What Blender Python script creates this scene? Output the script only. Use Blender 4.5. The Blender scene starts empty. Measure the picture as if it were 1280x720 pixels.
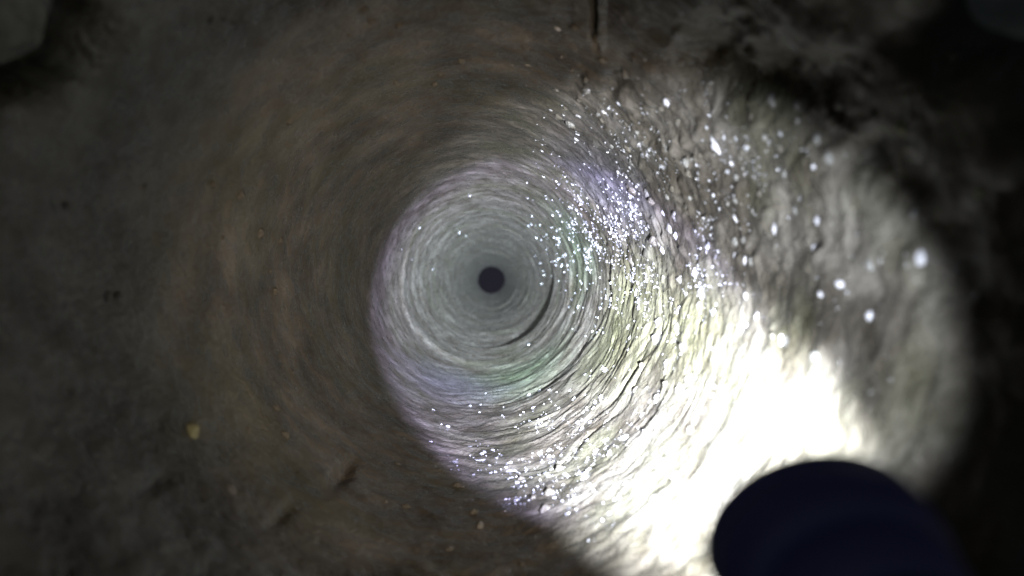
import bpy, bmesh, math, random
import numpy as np
from mathutils import Vector, Matrix, Quaternion

random.seed(7)
RNG = np.random.default_rng(11)
C = bpy.context.scene.collection
S = bpy.context.scene

# ------------------------------------------------------------------ scale
R = 0.15            # radius of the bore in metres
F = 914.0           # focal length in pixels of a 1280 px wide picture
CX = 0.10 * R       # the camera hangs a little off the axis of the bore
Z_CAM = 0.0         # camera height; the bore runs down -Z

# ------------------------------------------------------------------ camera
cam_d = bpy.data.cameras.new("camera")
cam = bpy.data.objects.new("camera", cam_d)
C.objects.link(cam)
cam_d.sensor_width = 36.0
cam_d.lens = 36.0 * F / 1280.0
cam_d.clip_start = 0.005
cam_d.clip_end = 2000.0
cam.location = (CX, 0, Z_CAM)
# the axis of the bore is seen 24 px left of and 10 px above the middle of the picture
look = Vector((24.0, -10.0, -F)).normalized()
zc = -look
xc = Vector((0, 1, 0)).cross(zc).normalized()
yc = zc.cross(xc)
cam.rotation_euler = Matrix((xc, yc, zc)).transposed().to_euler()
cam_d.dof.use_dof = True
cam_d.dof.focus_distance = 0.70
cam_d.dof.aperture_fstop = 6.0
S.camera = cam

# ------------------------------------------------------------------ world: the last light of dusk
SUN_EL, SUN_ROT = math.radians(1.0), math.radians(140)
w = bpy.data.worlds.new("World")
S.world = w
w.use_nodes = True
nt = w.node_tree
nt.nodes.clear()
sky = nt.nodes.new("ShaderNodeTexSky")
sky.sky_type = 'NISHITA'
sky.sun_disc = False
sky.sun_elevation = SUN_EL
sky.sun_rotation = SUN_ROT
bg = nt.nodes.new("ShaderNodeBackground")
bg.inputs["Strength"].default_value = 0.09
wo = nt.nodes.new("ShaderNodeOutputWorld")
nt.links.new(sky.outputs[0], bg.inputs[0])
nt.links.new(bg.outputs[0], wo.inputs[0])

S.view_settings.view_transform = 'Standard'
S.view_settings.look = 'None'
S.view_settings.exposure = 0.0
S.view_settings.gamma = 1.0
S.view_settings.use_curve_mapping = False

S.render.engine = 'CYCLES'
cy = S.cycles
cy.use_denoising = True
cy.max_bounces = 12
cy.diffuse_bounces = 8
cy.glossy_bounces = 6
cy.caustics_reflective = False
cy.sample_clamp_indirect = 4.0
cy.sample_clamp_direct = 0.0

# ------------------------------------------------------------------ torch placement (its lamps are built with it below)
TORCH = Vector((0.464 * R, -0.295 * R, -0.80 * R))
AIM = Vector((-0.03, 0.20, -1.0)).normalized()        # the barrel
BEAM = Vector((0.05, -0.04, -1.0)).normalized()     # the round beam itself points nearly straight down the bore
OVAL = 27.0         # the spill is oval; its long axis rises this many degrees to the right

def frame(aim, roll):
    """x, y, z axes of something that shines along aim, its long axis turned by roll degrees"""
    z = aim.normalized()
    x = Vector((math.cos(math.radians(roll)), math.sin(math.radians(roll)), 0))
    x = (x - z * x.dot(z)).normalized()
    return x, z.cross(x), z

LAMPS = [   # name, aim, roll, half angle in degrees, oval, blend, falloff, strength, colour
    ("beam_lamp", BEAM, 0.0, 16.8, 1.0, 0.25, 'Constant', 270.0, (0.84, 0.96, 1.0)),
    ("fringe_lamp", BEAM, 0.0, 18.2, 1.0, 0.20, 'Constant', 500.0, (0.60, 0.59, 1.0)),
    ("spill_lamp", Vector((0.295, 0.09, -1.0)), OVAL, 31.2, 0.88, 0.50, 'Constant', 300.0, (0.84, 0.92, 1.0)),
    ("hotspot_lamp", Vector((0.25, -0.19, -1.0)), 0.0, 20.5, 1.0, 1.0, 'Linear', 1250.0, (0.86, 0.94, 1.0)),
    ("throw_lamp", Vector((-0.04, 0.01, -1.0)), 0.0, 11.0, 1.0, 1.0, 'Constant', 640.0, (0.64, 0.98, 1.0)),
    ("stray_lamp", Vector((-0.16, 0.08, -1.0)), 0.0, 40.0, 1.0, 1.0, 'Constant', 60.0, (1.0, 0.80, 0.56)),
]

# ------------------------------------------------------------------ helpers
def link(o, parent=None):
    C.objects.link(o)
    if parent is not None:
        o.parent = parent
    return o

def obj(name, me, mat=None, parent=None, smooth=True):
    if isinstance(me, bmesh.types.BMesh):
        m = bpy.data.meshes.new(name)
        me.to_mesh(m)
        me.free()
        me = m
    if mat is not None:
        me.materials.append(mat)
    if smooth:
        me.polygons.foreach_set("use_smooth", [True] * len(me.polygons))
    return link(bpy.data.objects.new(name, me), parent)

def grid_mesh(name, P, wrap):
    """P: rows x cols x 3; wrap joins the last column to the first."""
    nr, nc, _ = P.shape
    idx = np.arange(nr * nc).reshape(nr, nc)
    if wrap:
        a = idx[:-1]; b = np.roll(idx, -1, 1)[:-1]; c = np.roll(idx, -1, 1)[1:]; d = idx[1:]
    else:
        a = idx[:-1, :-1]; b = idx[:-1, 1:]; c = idx[1:, 1:]; d = idx[1:, :-1]
    q = np.stack([a, b, c, d], -1).reshape(-1, 4)
    me = bpy.data.meshes.new(name)
    me.vertices.add(nr * nc)
    me.vertices.foreach_set("co", P.reshape(-1).astype(np.float32))
    me.loops.add(q.size)
    me.loops.foreach_set("vertex_index", q.reshape(-1).astype(np.int32))
    me.polygons.add(len(q))
    me.polygons.foreach_set("loop_start", (np.arange(len(q)) * 4).astype(np.int32))
    me.polygons.foreach_set("loop_total", np.full(len(q), 4, np.int32))
    me.update(calc_edges=True)
    return me

def vnoise(u, v, nu, seed):
    """smooth value noise: periodic in u (u in 0..1 times nu cells), endless in v (cells)."""
    g = np.random.default_rng(seed).uniform(-1, 1, (nu, 4096))
    x = u * nu
    i = np.floor(x).astype(int); fx = x - i
    j = np.floor(v).astype(int); fy = v - j
    fx = fx * fx * fx * (fx * (fx * 6 - 15) + 10)
    fy = fy * fy * fy * (fy * (fy * 6 - 15) + 10)
    i0 = i % nu; i1 = (i + 1) % nu
    j0 = j % 4096; j1 = (j + 1) % 4096
    return ((g[i0, j0] * (1 - fx) + g[i1, j0] * fx) * (1 - fy)
            + (g[i0, j1] * (1 - fx) + g[i1, j1] * fx) * fy)

def bump1(x, c, wd):
    return np.exp(-((x - c) / wd) ** 2)

def angd(th, c):
    return (th - math.radians(c) + math.pi) % (2 * math.pi) - math.pi

# ------------------------------------------------------------------ shape of the bore
def mouth_depth(th):
    """distance below the camera of the broken lip of the bore"""
    uu = (th / (2 * math.pi)) % 1.0
    return R * (1.12 + 0.035 * vnoise(uu, 0 * uu + 3, 40, 91) + 0.02 * vnoise(uu, 0 * uu + 5, 110, 92) + 0.58 * np.exp(-(angd(th, 149) / 0.27) ** 2)
                + 0.15 * np.exp(-(angd(th, 27) / 0.10) ** 2))

D_END = 54.0 * R

def wall_radius(th, d):
    """radius of the bore at angle th (radians) and distance d below the camera"""
    u = (th / (2 * math.pi)) % 1.0
    z = d / R
    lz = np.log(np.maximum(z, 0.2))
    right = (0.5 + 0.5 * np.cos(angd(th, -28))) ** 1.3           # the scored side
    r = np.zeros_like(u)
    # slow wander and lumps
    r += 0.012 * vnoise(u, d / 0.30 + 3, 5, 1)
    r += 0.010 * vnoise(u, d / 0.09 + 9, 13, 2)
    r += 0.006 * np.clip((10 - z) / 4, 0.35, 1) * vnoise(u, d / 0.035, 31, 3)
    # crumbly soil, strongest near the mouth
    calm = np.clip((8.5 - z) / 4.5, 0.2, 1)
    near = np.clip((4.2 - z) / 2.6, 0.12, 1)
    r += (0.004 + 0.010 * right) * near * vnoise(u, d / 0.016, 64, 4)
    r += (0.0016 + 0.006 * right) * near * calm * vnoise(u, d / 0.008, 128, 5)
    gritty = np.exp(-(angd(th, 24) / 0.62) ** 2) * np.clip((z - 1.3) / 0.6, 0, 1) * np.clip((7.5 - z) / 3, 0, 1)
    r += 0.0008 * calm * vnoise(u, d / 0.005, 230, 6)
    g1 = vnoise(u, d / 0.011 + 50, 90, 41)
    r -= 0.030 * gritty * np.clip(g1 - 0.25, 0, 1)
    r -= 0.030 * gritty * np.clip(vnoise(u, d / 0.022 + 11, 44, 43) - 0.2, 0, 1)
    r -= 0.016 * gritty * np.clip(vnoise(u, d / 0.0055 + 20, 170, 42) - 0.3, 0, 1)
    # rings scored by the auger: irregular, broken, warped, close to circumferential
    wob = 0.030 * vnoise(u, d / 0.12, 9, 7) + 0.011 * vnoise(u, d / 0.05, 27, 8)
    far = np.clip((z - 1.9) / 2.0, 0, 1)
    deep = np.clip((10.8 - z) / 3.5, 0.06, 1)
    amp = 0.5 + 0.5 * vnoise(u, d / 0.05, 11, 9)
    rg = vnoise(u, (d + wob) / 0.0115, 22, 10)
    rg = np.sign(rg) * np.abs(rg) ** 0.8
    r += far * (0.10 + 0.90 * right) * amp * 0.0155 * rg * deep
    rg2 = vnoise(u, (d + 0.7 * wob) / 0.034, 15, 12)
    r += far * (0.12 + 0.88 * right) * 0.010 * rg2 * deep
    rg3 = vnoise(u, (d + wob) / 0.0058, 46, 13)
    r += far * (0.1 + 0.9 * right) * 0.0062 * rg3 * np.clip((8 - z) / 3, 0, 1)
    cut = np.clip(vnoise(u, (d + wob) / 0.011, 44, 14) - 0.45, 0, 1)
    r += far * (0.08 + 0.92 * right) * 0.022 * cut * deep          # deep thin gouges
    # shelf rings
    zz = z + 0.25 * vnoise(u, d * 0, 7, 15)
    step = 1.0 / (1.0 + np.exp(-(zz - 10.7) / 0.03))
    r += (0.012 + 0.12 * np.exp(-(angd(th, -33) / 0.62) ** 4)) * step * np.exp(-np.maximum(zz - 10.7, 0) / 4.0)
    r -= 0.030 * np.exp(-np.maximum(10.7 - zz, 0) / 1.2) * (1 - step)
    for zc, h, wd, sd in ((6.6, .016, .22, 22), (14.0, .03, .5, 23), (19.0, .03, .8, 24), (27.0, .03, 1.2, 25)):
        ww = zz + 0.2 * vnoise(u, d * 0 + sd, 5, sd)
        r -= h * np.exp(-((ww - zc) / wd) ** 2) * (0.65 + 0.5 * vnoise(u, d * 0 + 2, 9, sd + 40))
    ww = zz + 0.25 * vnoise(u, d * 0 + 6, 8, 61)
    ledge = np.clip(0.30 + 0.55 * vnoise(u, d * 0 + 4, 12, 62) + 0.75 * np.exp(-(angd(th, 176) / 0.55) ** 2), 0.1, 1.1)
    r -= 0.062 * ledge / (1.0 + np.exp(-(ww - 8.6) / 0.05)) * np.exp(-np.maximum(ww - 8.6, 0) / 0.8)
    # a long crack and a pit in the upper wall
    (ta, da), (tb, db) = pix_wall(743, -10), pix_wall(746, 64)
    cr = (th - (ta + (tb - ta) * (d - da) / (db - da)) + math.pi) % (2 * math.pi) - math.pi
    r += 0.10 * np.exp(-(cr / 0.014) ** 4) * np.clip((db - d) / (0.25 * R), 0, 1)
    r -= 0.02 * np.exp(-((cr + 0.030) / 0.012) ** 2) * np.clip((db - d) / (0.25 * R), 0, 1)
    for px, py, sz, dp in ((768, 105, 11, .05), (720, 105, 9, .03), (880, 75, 30, .10), (905, 105, 22, .06),
                           (1010, 110, 30, .06), (430, 590, 11, .05), (355, 640, 10, .02), (200, 600, 12, .015),
                           (1105, 365, 20, .02), (960, 95, 30, .08), (1080, 190, 22, .05)):
        t0, d0 = pix_wall(px, py)
        k = sz * d0 / F
        r += dp * np.exp(-(((angd(th, math.degrees(t0)) * R) ** 2 + ((d - d0) * 0.35 * R / d0 * 1.6) ** 2) / k ** 2))
    # flare at the lip
    m = mouth_depth(th) / R
    r += 0.09 * np.exp(-np.maximum(z - m, 0) / 0.06)
    return R * (1 + r)

def pix_wall(px, py):
    """angle and depth of the nominal bore wall behind a point of the photograph"""
    ux, uy = (px - 616) / F, -(py - 350) / F
    a = ux * ux + uy * uy; b = 2 * CX * ux; k = CX * CX - R * R
    d = (-b + math.sqrt(b * b - 4 * a * k)) / (2 * a)
    return math.atan2(d * uy, CX + d * ux), d

# ------------------------------------------------------------------ materials
def new_mat(name):
    m = bpy.data.materials.new(name)
    m.use_nodes = True
    t = m.node_tree
    t.nodes.clear()
    out = t.nodes.new("ShaderNodeOutputMaterial")
    p = t.nodes.new("ShaderNodeBsdfPrincipled")
    t.links.new(p.outputs[0], out.inputs[0])
    return m, t, p

def noise(t, vec, scale, detail=4, rough=0.55, dist=0.0):
    n = t.nodes.new("ShaderNodeTexNoise")
    n.inputs["Scale"].default_value = scale
    n.inputs["Detail"].default_value = detail
    n.inputs["Roughness"].default_value = rough
    n.inputs["Distortion"].default_value = dist
    t.links.new(vec, n.inputs["Vector"])
    return n.outputs["Fac"]

def ramp(t, fac, stops):
    r = t.nodes.new("ShaderNodeValToRGB")
    e = r.color_ramp.elements
    while len(e) < len(stops):
        e.new(0.5)
    for k, (p, c) in enumerate(stops):
        e[k].position = p
        e[k].color = (*c, 1) if len(c) == 3 else c
    t.links.new(fac, r.inputs[0])
    return r.outputs[0]

def mixc(t, fac, a, b, kind='MIX'):
    m = t.nodes.new("ShaderNodeMix")
    m.data_type = 'RGBA'
    m.blend_type = kind
    for s, v in ((0, fac), (6, a), (7, b)):
        if isinstance(v, (int, float)):
            m.inputs[s].default_value = v
        elif isinstance(v, tuple):
            m.inputs[s].default_value = (*v, 1)
        else:
            t.links.new(v, m.inputs[s])
    return m.outputs[2]

def bump(t, h, strength, dist, prev=None):
    b = t.nodes.new("ShaderNodeBump")
    b.inputs["Strength"].default_value = strength
    b.inputs["Distance"].default_value = dist
    t.links.new(h, b.inputs["Height"])
    if prev is not None:
        t.links.new(prev, b.inputs["Normal"])
    return b.outputs[0]

def earth_material(name, dark, mid, light, green, rough_lo=0.14, rough_hi=0.62, bumpy=1.0, stains=()):
    m, t, p = new_mat(name)
    tc = t.nodes.new("ShaderNodeTexCoord")
    v = tc.outputs["Object"]
    n1 = noise(t, v, 22, 6, 0.6, 0.3)
    n2 = noise(t, v, 75, 5, 0.6)
    n3 = noise(t, v, 8, 3, 0.5)
    n4 = noise(t, v, 300, 3, 0.6)
    base = ramp(t, n1, [(0.32, dark), (0.5, mid), (0.70, light)])
    spk = ramp(t, n2, [(0.35, (0.55, 0.55, 0.55)), (0.5, (0.95, 0.95, 0.95)), (0.70, (1.25, 1.22, 1.2))])
    base = mixc(t, 0.55, base, spk, 'MULTIPLY')
    gm = ramp(t, n3, [(0.50, (0, 0, 0)), (0.62, (1, 1, 1))])
    gf = t.nodes.new("ShaderNodeMath"); gf.operation = 'MULTIPLY'; gf.inputs[1].default_value = 0.32
    t.links.new(gm, gf.inputs[0])
    base = mixc(t, gf.outputs[0], base, green)
    for (px, py), rad, col, amt in stains:                     # algae stains and violet patches, each at its own place on the wall
        a, d = pix_wall(px, py)
        mp = t.nodes.new("ShaderNodeMapping")
        mp.inputs["Scale"].default_value = (1.0, 1.0, 0.45)
        t.links.new(v, mp.inputs["Vector"])
        ds = t.nodes.new("ShaderNodeVectorMath"); ds.operation = 'DISTANCE'
        t.links.new(mp.outputs[0], ds.inputs[0])
        ds.inputs[1].default_value = (R * math.cos(a), R * math.sin(a), -0.45 * d)
        ad = t.nodes.new("ShaderNodeMath"); ad.operation = 'MULTIPLY_ADD'
        t.links.new(n1, ad.inputs[0]); ad.inputs[1].default_value = -rad * 1.5
        t.links.new(ds.outputs["Value"], ad.inputs[2])
        mr = t.nodes.new("ShaderNodeMapRange")
        mr.inputs["From Min"].default_value = rad * 0.35; mr.inputs["From Max"].default_value = -rad * 0.55
        mr.inputs["To Min"].default_value = 0.0; mr.inputs["To Max"].default_value = amt
        t.links.new(ad.outputs[0], mr.inputs["Value"])
        base = mixc(t, mr.outputs["Result"], base, col)
    t.links.new(base, p.inputs["Base Color"])
    rr = ramp(t, n2, [(0.38, (rough_lo,) * 3), (0.62, (rough_hi,) * 3)])
    t.links.new(rr, p.inputs["Roughness"])
    b = bump(t, n4, 0.35 * bumpy, 0.002)
    b = bump(t, n2, 0.6 * bumpy, 0.004, b)
    t.links.new(b, p.inputs["Normal"])
    p.inputs["Specular IOR Level"].default_value = 0.26
    return m

M_WALL = earth_material("damp_earth", (0.023, 0.0192, 0.0142), (0.047, 0.0412, 0.0345), (0.089, 0.081, 0.072), (0.036, 0.040, 0.021), stains=(
    ((790, 385), 0.10, (0.054, 0.055, 0.027), 0.6), ((870, 415), 0.05, (0.054, 0.054, 0.027), 0.5),
    ((650, 470), 0.10, (0.034, 0.047, 0.028), 0.7), ((720, 300), 0.09, (0.036, 0.048, 0.028), 0.7),
    ((560, 480), 0.09, (0.045, 0.042, 0.054), 0.7), ((760, 225), 0.07, (0.046, 0.044, 0.055), 0.7)))
M_SOIL = earth_material("pale_topsoil", (0.15, 0.142, 0.13), (0.27, 0.258, 0.24), (0.37, 0.355, 0.33), (0.30, 0.30, 0.23), 0.8, 0.95)

def stone_material(name, a, b, rough):
    m, t, p = new_mat(name)
    tc = t.nodes.new("ShaderNodeTexCoord")
    n = noise(t, tc.outputs["Object"], 3.0, 5, 0.6)
    t.links.new(ramp(t, n, [(0.35, a), (0.65, b)]), p.inputs["Base Color"])
    t.links.new(bump(t, n, 0.4, 0.15), p.inputs["Normal"])
    p.inputs["Roughness"].default_value = rough
    return m

M_PALE = stone_material("pale_stone", (0.26, 0.255, 0.28), (0.42, 0.41, 0.44), 0.35)
M_GREY = stone_material("grey_stone", (0.07, 0.068, 0.065), (0.14, 0.135, 0.13), 0.4)
M_YEL = stone_material("ochre_stone", (0.17, 0.16, 0.085), (0.27, 0.26, 0.15), 0.5)
M_BRN = stone_material("brown_stone", (0.03, 0.026, 0.02), (0.065, 0.057, 0.046), 0.5)
M_GLINT = stone_material("pale_glint", (0.06, 0.06, 0.065), (0.42, 0.42, 0.46), 0.12)  # dark to pale tone stands in for wet highlights on the wall
M_GLINT.node_tree.nodes["Noise Texture"].inputs["Scale"].default_value = 160.0

m, t, p = new_mat("navy_anodised")
tc = t.nodes.new("ShaderNodeTexCoord")
n = noise(t, tc.outputs["Object"], 900, 3)
p.inputs["Base Color"].default_value = (0.046, 0.054, 0.20, 1)
t.links.new(ramp(t, n, [(0.3, (0.38,) * 3), (0.7, (0.5,) * 3)]), p.inputs["Roughness"])
M_BLACK = m
m, t, p = new_mat("rubber")
tc = t.nodes.new("ShaderNodeTexCoord")
n = noise(t, tc.outputs["Object"], 700, 3)
p.inputs["Base Color"].default_value = (0.012, 0.012, 0.013, 1)
t.links.new(bump(t, n, 0.3, 0.001), p.inputs["Normal"])
p.inputs["Roughness"].default_value = 0.75
M_RUB = m
m, t, p = new_mat("polished_reflector")
p.inputs["Base Color"].default_value = (0.8, 0.8, 0.8, 1)
p.inputs["Metallic"].default_value = 1.0
p.inputs["Roughness"].default_value = 0.15
M_REF = m
m, t, p = new_mat("lit_led")
p.inputs["Emission Color"].default_value = (0.95, 0.97, 1.0, 1)
p.inputs["Emission Strength"].default_value = 30.0
M_LED = m
m, t, p = new_mat("black_mud_water")
tc = t.nodes.new("ShaderNodeTexCoord")
n = noise(t, tc.outputs["Object"], 20, 3)
p.inputs["Base Color"].default_value = (0.0005, 0.0004, 0.0005, 1)
p.inputs["Roughness"].default_value = 0.9
p.inputs["Specular IOR Level"].default_value = 0.0
t.links.new(bump(t, n, 0.1, 0.01), p.inputs["Normal"])
M_WATER = m

# ------------------------------------------------------------------ the bore wall: one dense sheet
NT, NZ = 1250, 880
th = np.linspace(0, 2 * math.pi, NT, endpoint=False)[None, :].repeat(NZ, 0)
tt = np.linspace(0, 1, NZ)[:, None].repeat(NT, 1)
md = mouth_depth(th)
dd = md * ((D_END + 0.3) / md) ** tt
rr = wall_radius(th, dd)
P = np.stack([rr * np.cos(th), rr * np.sin(th), Z_CAM - dd], -1)
wall = obj("bore_wall", grid_mesh("bore_wall", P, True), M_WALL)
wall["kind"] = "structure"
wall["label"] = "damp earth wall of the round bore scored with rings"

# ------------------------------------------------------------------ ground round the mouth, out to the horizon
ng = 70
rho = np.concatenate([np.linspace(0, 1, 30) * 1.2 * R, 1.2 * R + np.geomspace(0.02, 400, ng - 30)])
thg = np.linspace(0, 2 * math.pi, 400, endpoint=False)
TH, RH = np.meshgrid(thg, rho)
m0 = mouth_depth(TH)
r0 = wall_radius(TH, m0)
ug = (TH / (2 * math.pi)) % 1
fall = np.exp(-RH / (0.75 * R))
depth = 1.12 * R + (m0 - 1.12 * R) * fall
depth += np.minimum(RH / 0.05, 1) * 0.006 * vnoise(ug, RH / 0.03, 24, 31)
depth += np.minimum(RH / 0.05, 1) * 0.003 * vnoise(ug, RH / 0.012, 60, 32)
rad = r0 + RH
G = np.stack([rad * np.cos(TH), rad * np.sin(TH), Z_CAM - depth], -1)
ground = obj("ground", grid_mesh("ground", G, True), M_SOIL)
ground["kind"] = "structure"

# ------------------------------------------------------------------ black water at the bottom
bm = bmesh.new()
bmesh.ops.create_circle(bm, cap_ends=True, segments=96, radius=R * 1.25, matrix=Matrix.Translation((0, 0, Z_CAM - D_END)))
water = obj("water", bm, M_WATER, None, False)
water["kind"] = "structure"
water["label"] = "black still water at the far end of the bore"

# ------------------------------------------------------------------ stones bedded in the wall
def stone_mesh(name, seed, mat):
    rng = random.Random(seed)
    bm = bmesh.new()
    bmesh.ops.create_icosphere(bm, subdivisions=1, radius=1.0)
    for v in bm.verts:
        v.co *= rng.uniform(0.78, 1.15)
    sx, sy, sz = rng.uniform(.75, 1.25), rng.uniform(.6, 1.0), rng.uniform(.5, .8)
    for v in bm.verts:
        v.co.x *= sx; v.co.y *= sy; v.co.z *= sz
    m = bpy.data.meshes.new(name)
    bm.to_mesh(m); bm.free()
    m.materials.append(mat)
    m.polygons.foreach_set("use_smooth", [True] * len(m.polygons))
    return m

STONES = {k: [stone_mesh("stone", 10 * i + j, mt) for j in range(4)]
          for i, (k, mt) in enumerate((("pale", M_PALE), ("grey", M_GREY), ("ochre", M_YEL), ("brown", M_BRN)))}

def wall_point(th, d):
    r = float(wall_radius(np.array([th]), np.array([d]))[0])
    return Vector((r * math.cos(th), r * math.sin(th), Z_CAM - d)), Vector((-math.cos(th), -math.sin(th), 0))

def place_stone(th, d, size, kind, proud=0.15):
    p, nrm = wall_point(th, d)
    o = bpy.data.objects.new("stone", random.choice(STONES[kind]))
    link(o, wall)
    q = nrm.to_track_quat('Z', 'Y') @ Quaternion((0, 0, 1), random.uniform(0, 6.28))
    o.rotation_euler = q.to_euler()
    o.location = p - nrm * size * (0.35 - proud)
    o.scale = (size, size, size)
    return o

# those the photograph shows singly: pixel, size in pixels, kind
for px, py, s, k in ((1160, 320, 15, "pale"), (1040, 368, 6, "pale"), (1095, 395, 9, "pale"), (1235, 238, 11, "ochre"),
                     (240, 537, 17, "ochre"), (985, 425, 8, "pale"), (975, 285, 8, "pale"), (922, 320, 8, "pale"),
                     (870, 340, 7, "pale"), (850, 293, 7, "pale"), (880, 370, 6, "pale"), 
                     (1000, 262, 10, "grey"), (925, 270, 7, "pale"), (1100, 330, 11, "grey"), (1150, 265, 12, "grey"),
                     (990, 215, 11, "grey"), (1030, 275, 11, "pale"), (895, 172, 8, "pale"), (835, 128, 9, "pale"),
                     (920, 60, 14, "grey"), (1050, 130, 13, "grey"), (1140, 155, 18, "ochre"), (1090, 85, 16, "brown"),
                     (960, 128, 13, "grey"), (1060, 68, 15, "brown"), (890, 45, 14, "grey"), (1180, 75, 17, "brown"),
                     (990, 135, 12, "grey"),   (790, 325, 12, "brown"),
                     (820, 300, 11, "brown"), (345, 510, 8, "brown"), (290, 610, 14, "grey"), (600, 660, 10, "grey")):
    a, d = pix_wall(px, py)
    place_stone(a, d, s * d / F, k)
# and the scatter between them
for i in range(220):
    aside = random.random() > 0.62
    a = random.uniform(0, 6.283) if aside else math.radians(random.gauss(22, 30))
    d = R * random.uniform(1.5, 4.0)
    place_stone(a, d, random.uniform(5, 12) * d / F * random.choice((0.7, 1, 1)),
                random.choice(("brown",) if aside else ("pale", "grey", "grey", "brown", "brown", "grey")), random.uniform(0.0, 0.3))

# ------------------------------------------------------------------ pale grains painted in for wet glints (nobody could count them)
def scatter_glints():
    base = bmesh.new()
    bmesh.ops.create_icosphere(base, subdivisions=1, radius=1.0)
    V0 = np.array([v.co[:] for v in base.verts]); F0 = np.array([[v.index for v in f.verts] for f in base.faces])
    base.free()
    N1, N2, N3 = 3400, 900, 16
    a = np.concatenate([np.radians(RNG.normal(20, 18, N1)), np.radians(RNG.normal(-72, 18, N2)), RNG.uniform(0, 2 * math.pi, N3)])
    d = R * np.concatenate([np.exp(RNG.normal(1.40, 0.36, N1)), np.exp(RNG.normal(1.25, 0.22, N2)), np.exp(RNG.uniform(2.0, 2.8, N3))])
    keep = vnoise((a / (2 * math.pi)) % 1, d / 0.045, 34, 77) + 0.45 * RNG.uniform(-1, 1, len(a)) > -0.1      # in clusters
    v = np.stack([R * np.cos(a) - TORCH.x, R * np.sin(a) - TORCH.y, Z_CAM - d - TORCH.z], -1)
    keep &= (a > math.radians(-40)) | ((v @ np.array(BEAM)) / np.linalg.norm(v, axis=1) > math.cos(math.radians(18)))  # grains on the lower side kept only inside the beam
    N1k, N2k = int(keep[:N1].sum()), int(keep[N1:N1 + N2].sum())
    a, d = a[keep], d[keep]
    s = np.clip(np.exp(RNG.normal(-0.45, 0.55, len(a))), 0.22, 3.0) * 1.05 * d / F
    s[N1k:N1k + N2k] *= 1.25
    s = np.minimum(s, 0.0012)
    r = wall_radius(a, d) - s * 0.2
    cen = np.stack([r * np.cos(a), r * np.sin(a), Z_CAM - d], -1)
    jit = RNG.uniform(0.45, 1.4, (len(a), len(V0), 1))
    tang = np.stack([-np.sin(a), np.cos(a), 0 * a], -1)
    Q = V0[None] * jit
    Q += tang[:, None] * (Q * tang[:, None]).sum(-1, keepdims=True) * RNG.uniform(-0.4, 1.6, (len(a), 1, 1))
    Q[..., 2] *= RNG.uniform(1.0, 3.0, (len(a), 1))
    V = cen[:, None] + Q * s[:, None, None]
    Fc = (F0[None] + (np.arange(len(a)) * len(V0))[:, None, None]).reshape(-1, 3)
    me = bpy.data.meshes.new("glint_grains")
    me.from_pydata(V.reshape(-1, 3).tolist(), [], Fc.tolist())
    o = obj("glint_grains", me, M_GLINT, wall, False)
    o["kind"] = "stuff"
scatter_glints()

# ------------------------------------------------------------------ the torch
def lathe(bm, prof, seg=64):
    rings = []
    for r, z in prof:
        if r < 1e-6:
            rings.append([bm.verts.new((0, 0, z))])
        else:
            rings.append([bm.verts.new((r * math.cos(2 * math.pi * k / seg), r * math.sin(2 * math.pi * k / seg), z)) for k in range(seg)])
    for a, b in zip(rings[:-1], rings[1:]):
        for k in range(seg):
            k2 = (k + 1) % seg
            if len(a) == 1 and len(b) == 1:
                continue
            if len(a) == 1:
                bm.faces.new((a[0], b[k], b[k2]))
            elif len(b) == 1:
                bm.faces.new((a[k], b[0], a[k2]))
            else:
                bm.faces.new((a[k], b[k], b[k2], a[k2]))
    bmesh.ops.recalc_face_normals(bm, faces=bm.faces)
    return bm

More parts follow.
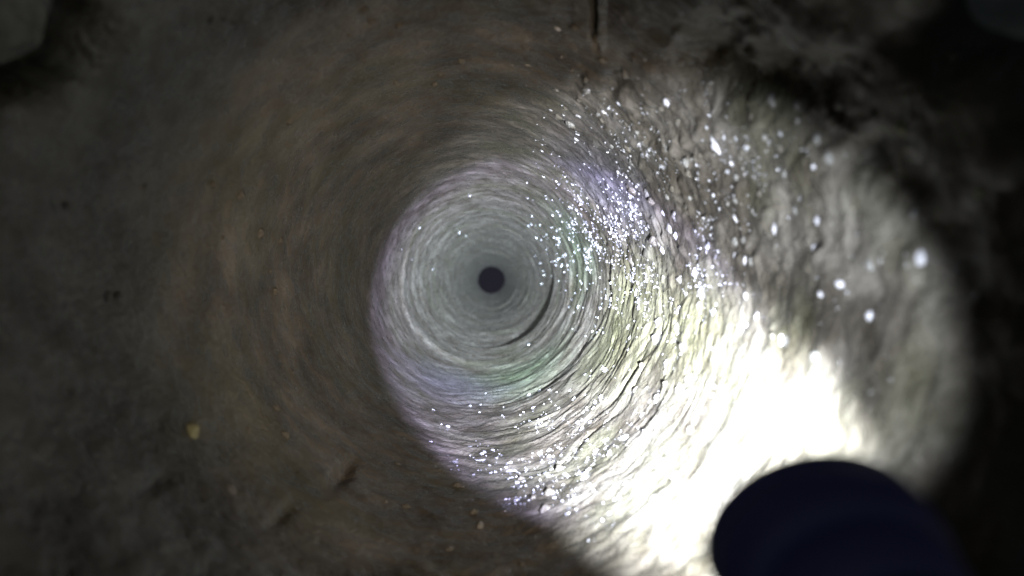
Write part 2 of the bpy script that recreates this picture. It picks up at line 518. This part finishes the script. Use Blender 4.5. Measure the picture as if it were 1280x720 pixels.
torch = bpy.data.objects.new("torch", None)
link(torch)
torch["label"] = "dark navy torch shining its white beam down the bore"
torch["category"] = "torch"
torch.location = TORCH
x, y, z = frame(AIM, 6.0)
torch.rotation_euler = Matrix((x, y, z)).transposed().to_euler()     # local +Z is the way it shines
torch.scale = (1.0, 0.82, 1.0)
k = 0.0185 / 18.5      # millimetres
mm = lambda *pts: [(r * k, z * k) for r, z in pts]
obj("head", lathe(bmesh.new(), mm((12.4, -13.6), (15.6, -13.4), (17.2, -9.5), (18.1, -6), (18.5, -4), (18.5, -1), (18.0, -0.5), (18.0, 0))), M_BLACK, torch)
obj("neck", lathe(bmesh.new(), mm((0, -24), (11.5, -24), (13.0, -22.5), (14.0, -19.0), (14.8, -16.0), (15.2, -13.8), (12.4, -13.6))), M_BLACK, torch)
obj("bezel", lathe(bmesh.new(), mm((18.0, 0), (18.9, 0.4), (19.0, 2.5), (18.4, 3.6), (17.0, 3.8), (16.2, 3.2), (16.2, 0), (18.0, 0))), M_BLACK, torch)
obj("reflector", lathe(bmesh.new(), mm((16.0, 2.6), (14.0, -4), (10, -9.5), (6, -12.5), (3, -13.6))), M_REF, torch)
obj("light_source", lathe(bmesh.new(), mm((0, -13.0), (2.0, -13.0), (2.6, -13.4), (2.6, -14.2), (0, -14.2)), 24), M_LED, torch)
body = obj("body", lathe(bmesh.new(), mm((0, -100), (11.6, -100), (12.2, -98), (12.2, -60), (11.6, -58), (11.6, -30), (12.0, -28), (12.0, -24.1), (0, -24.1))), M_RUB, torch)
bm = bmesh.new()
for i in range(36):
    a = 2 * math.pi * i / 36
    bmesh.ops.create_cube(bm, size=1.0, matrix=Matrix.Rotation(a, 4, 'Z') @ Matrix.Translation((12.3 * k, 0, -79 * k)) @ Matrix.Diagonal((0.9 * k, 1.1 * k, 34 * k, 1)))
obj("grip_ribs", bm, M_RUB, body, False)
obj("tail_cap", lathe(bmesh.new(), mm((0, -112), (7, -112), (9.5, -111), (11.8, -108), (12.4, -104), (12.4, -100.2), (0, -100.2))), M_RUB, torch)

for nm, aim, roll, half, oval, blend, fall_off, strength, col in LAMPS:
    l = bpy.data.lights.new(nm, 'SPOT')
    l.energy = 1.0
    l.color = col
    l.spot_size = math.radians(2 * half)
    l.spot_blend = blend
    l.shadow_soft_size = 0.004
    l.use_nodes = True
    lt = l.node_tree
    em = next(x for x in lt.nodes if x.type == 'EMISSION')
    fo = lt.nodes.new("ShaderNodeLightFalloff")
    fo.inputs["Strength"].default_value = strength
    lt.links.new(fo.outputs[fall_off], em.inputs["Strength"])
    lo = bpy.data.objects.new(nm, l)
    link(lo)
    x, y, z = frame(aim, roll)
    lo.rotation_euler = Matrix((x, -y, -z)).transposed().to_euler()
    lo.location = TORCH + AIM * 0.0045
    lo.scale = (1.0, oval, 1.0)
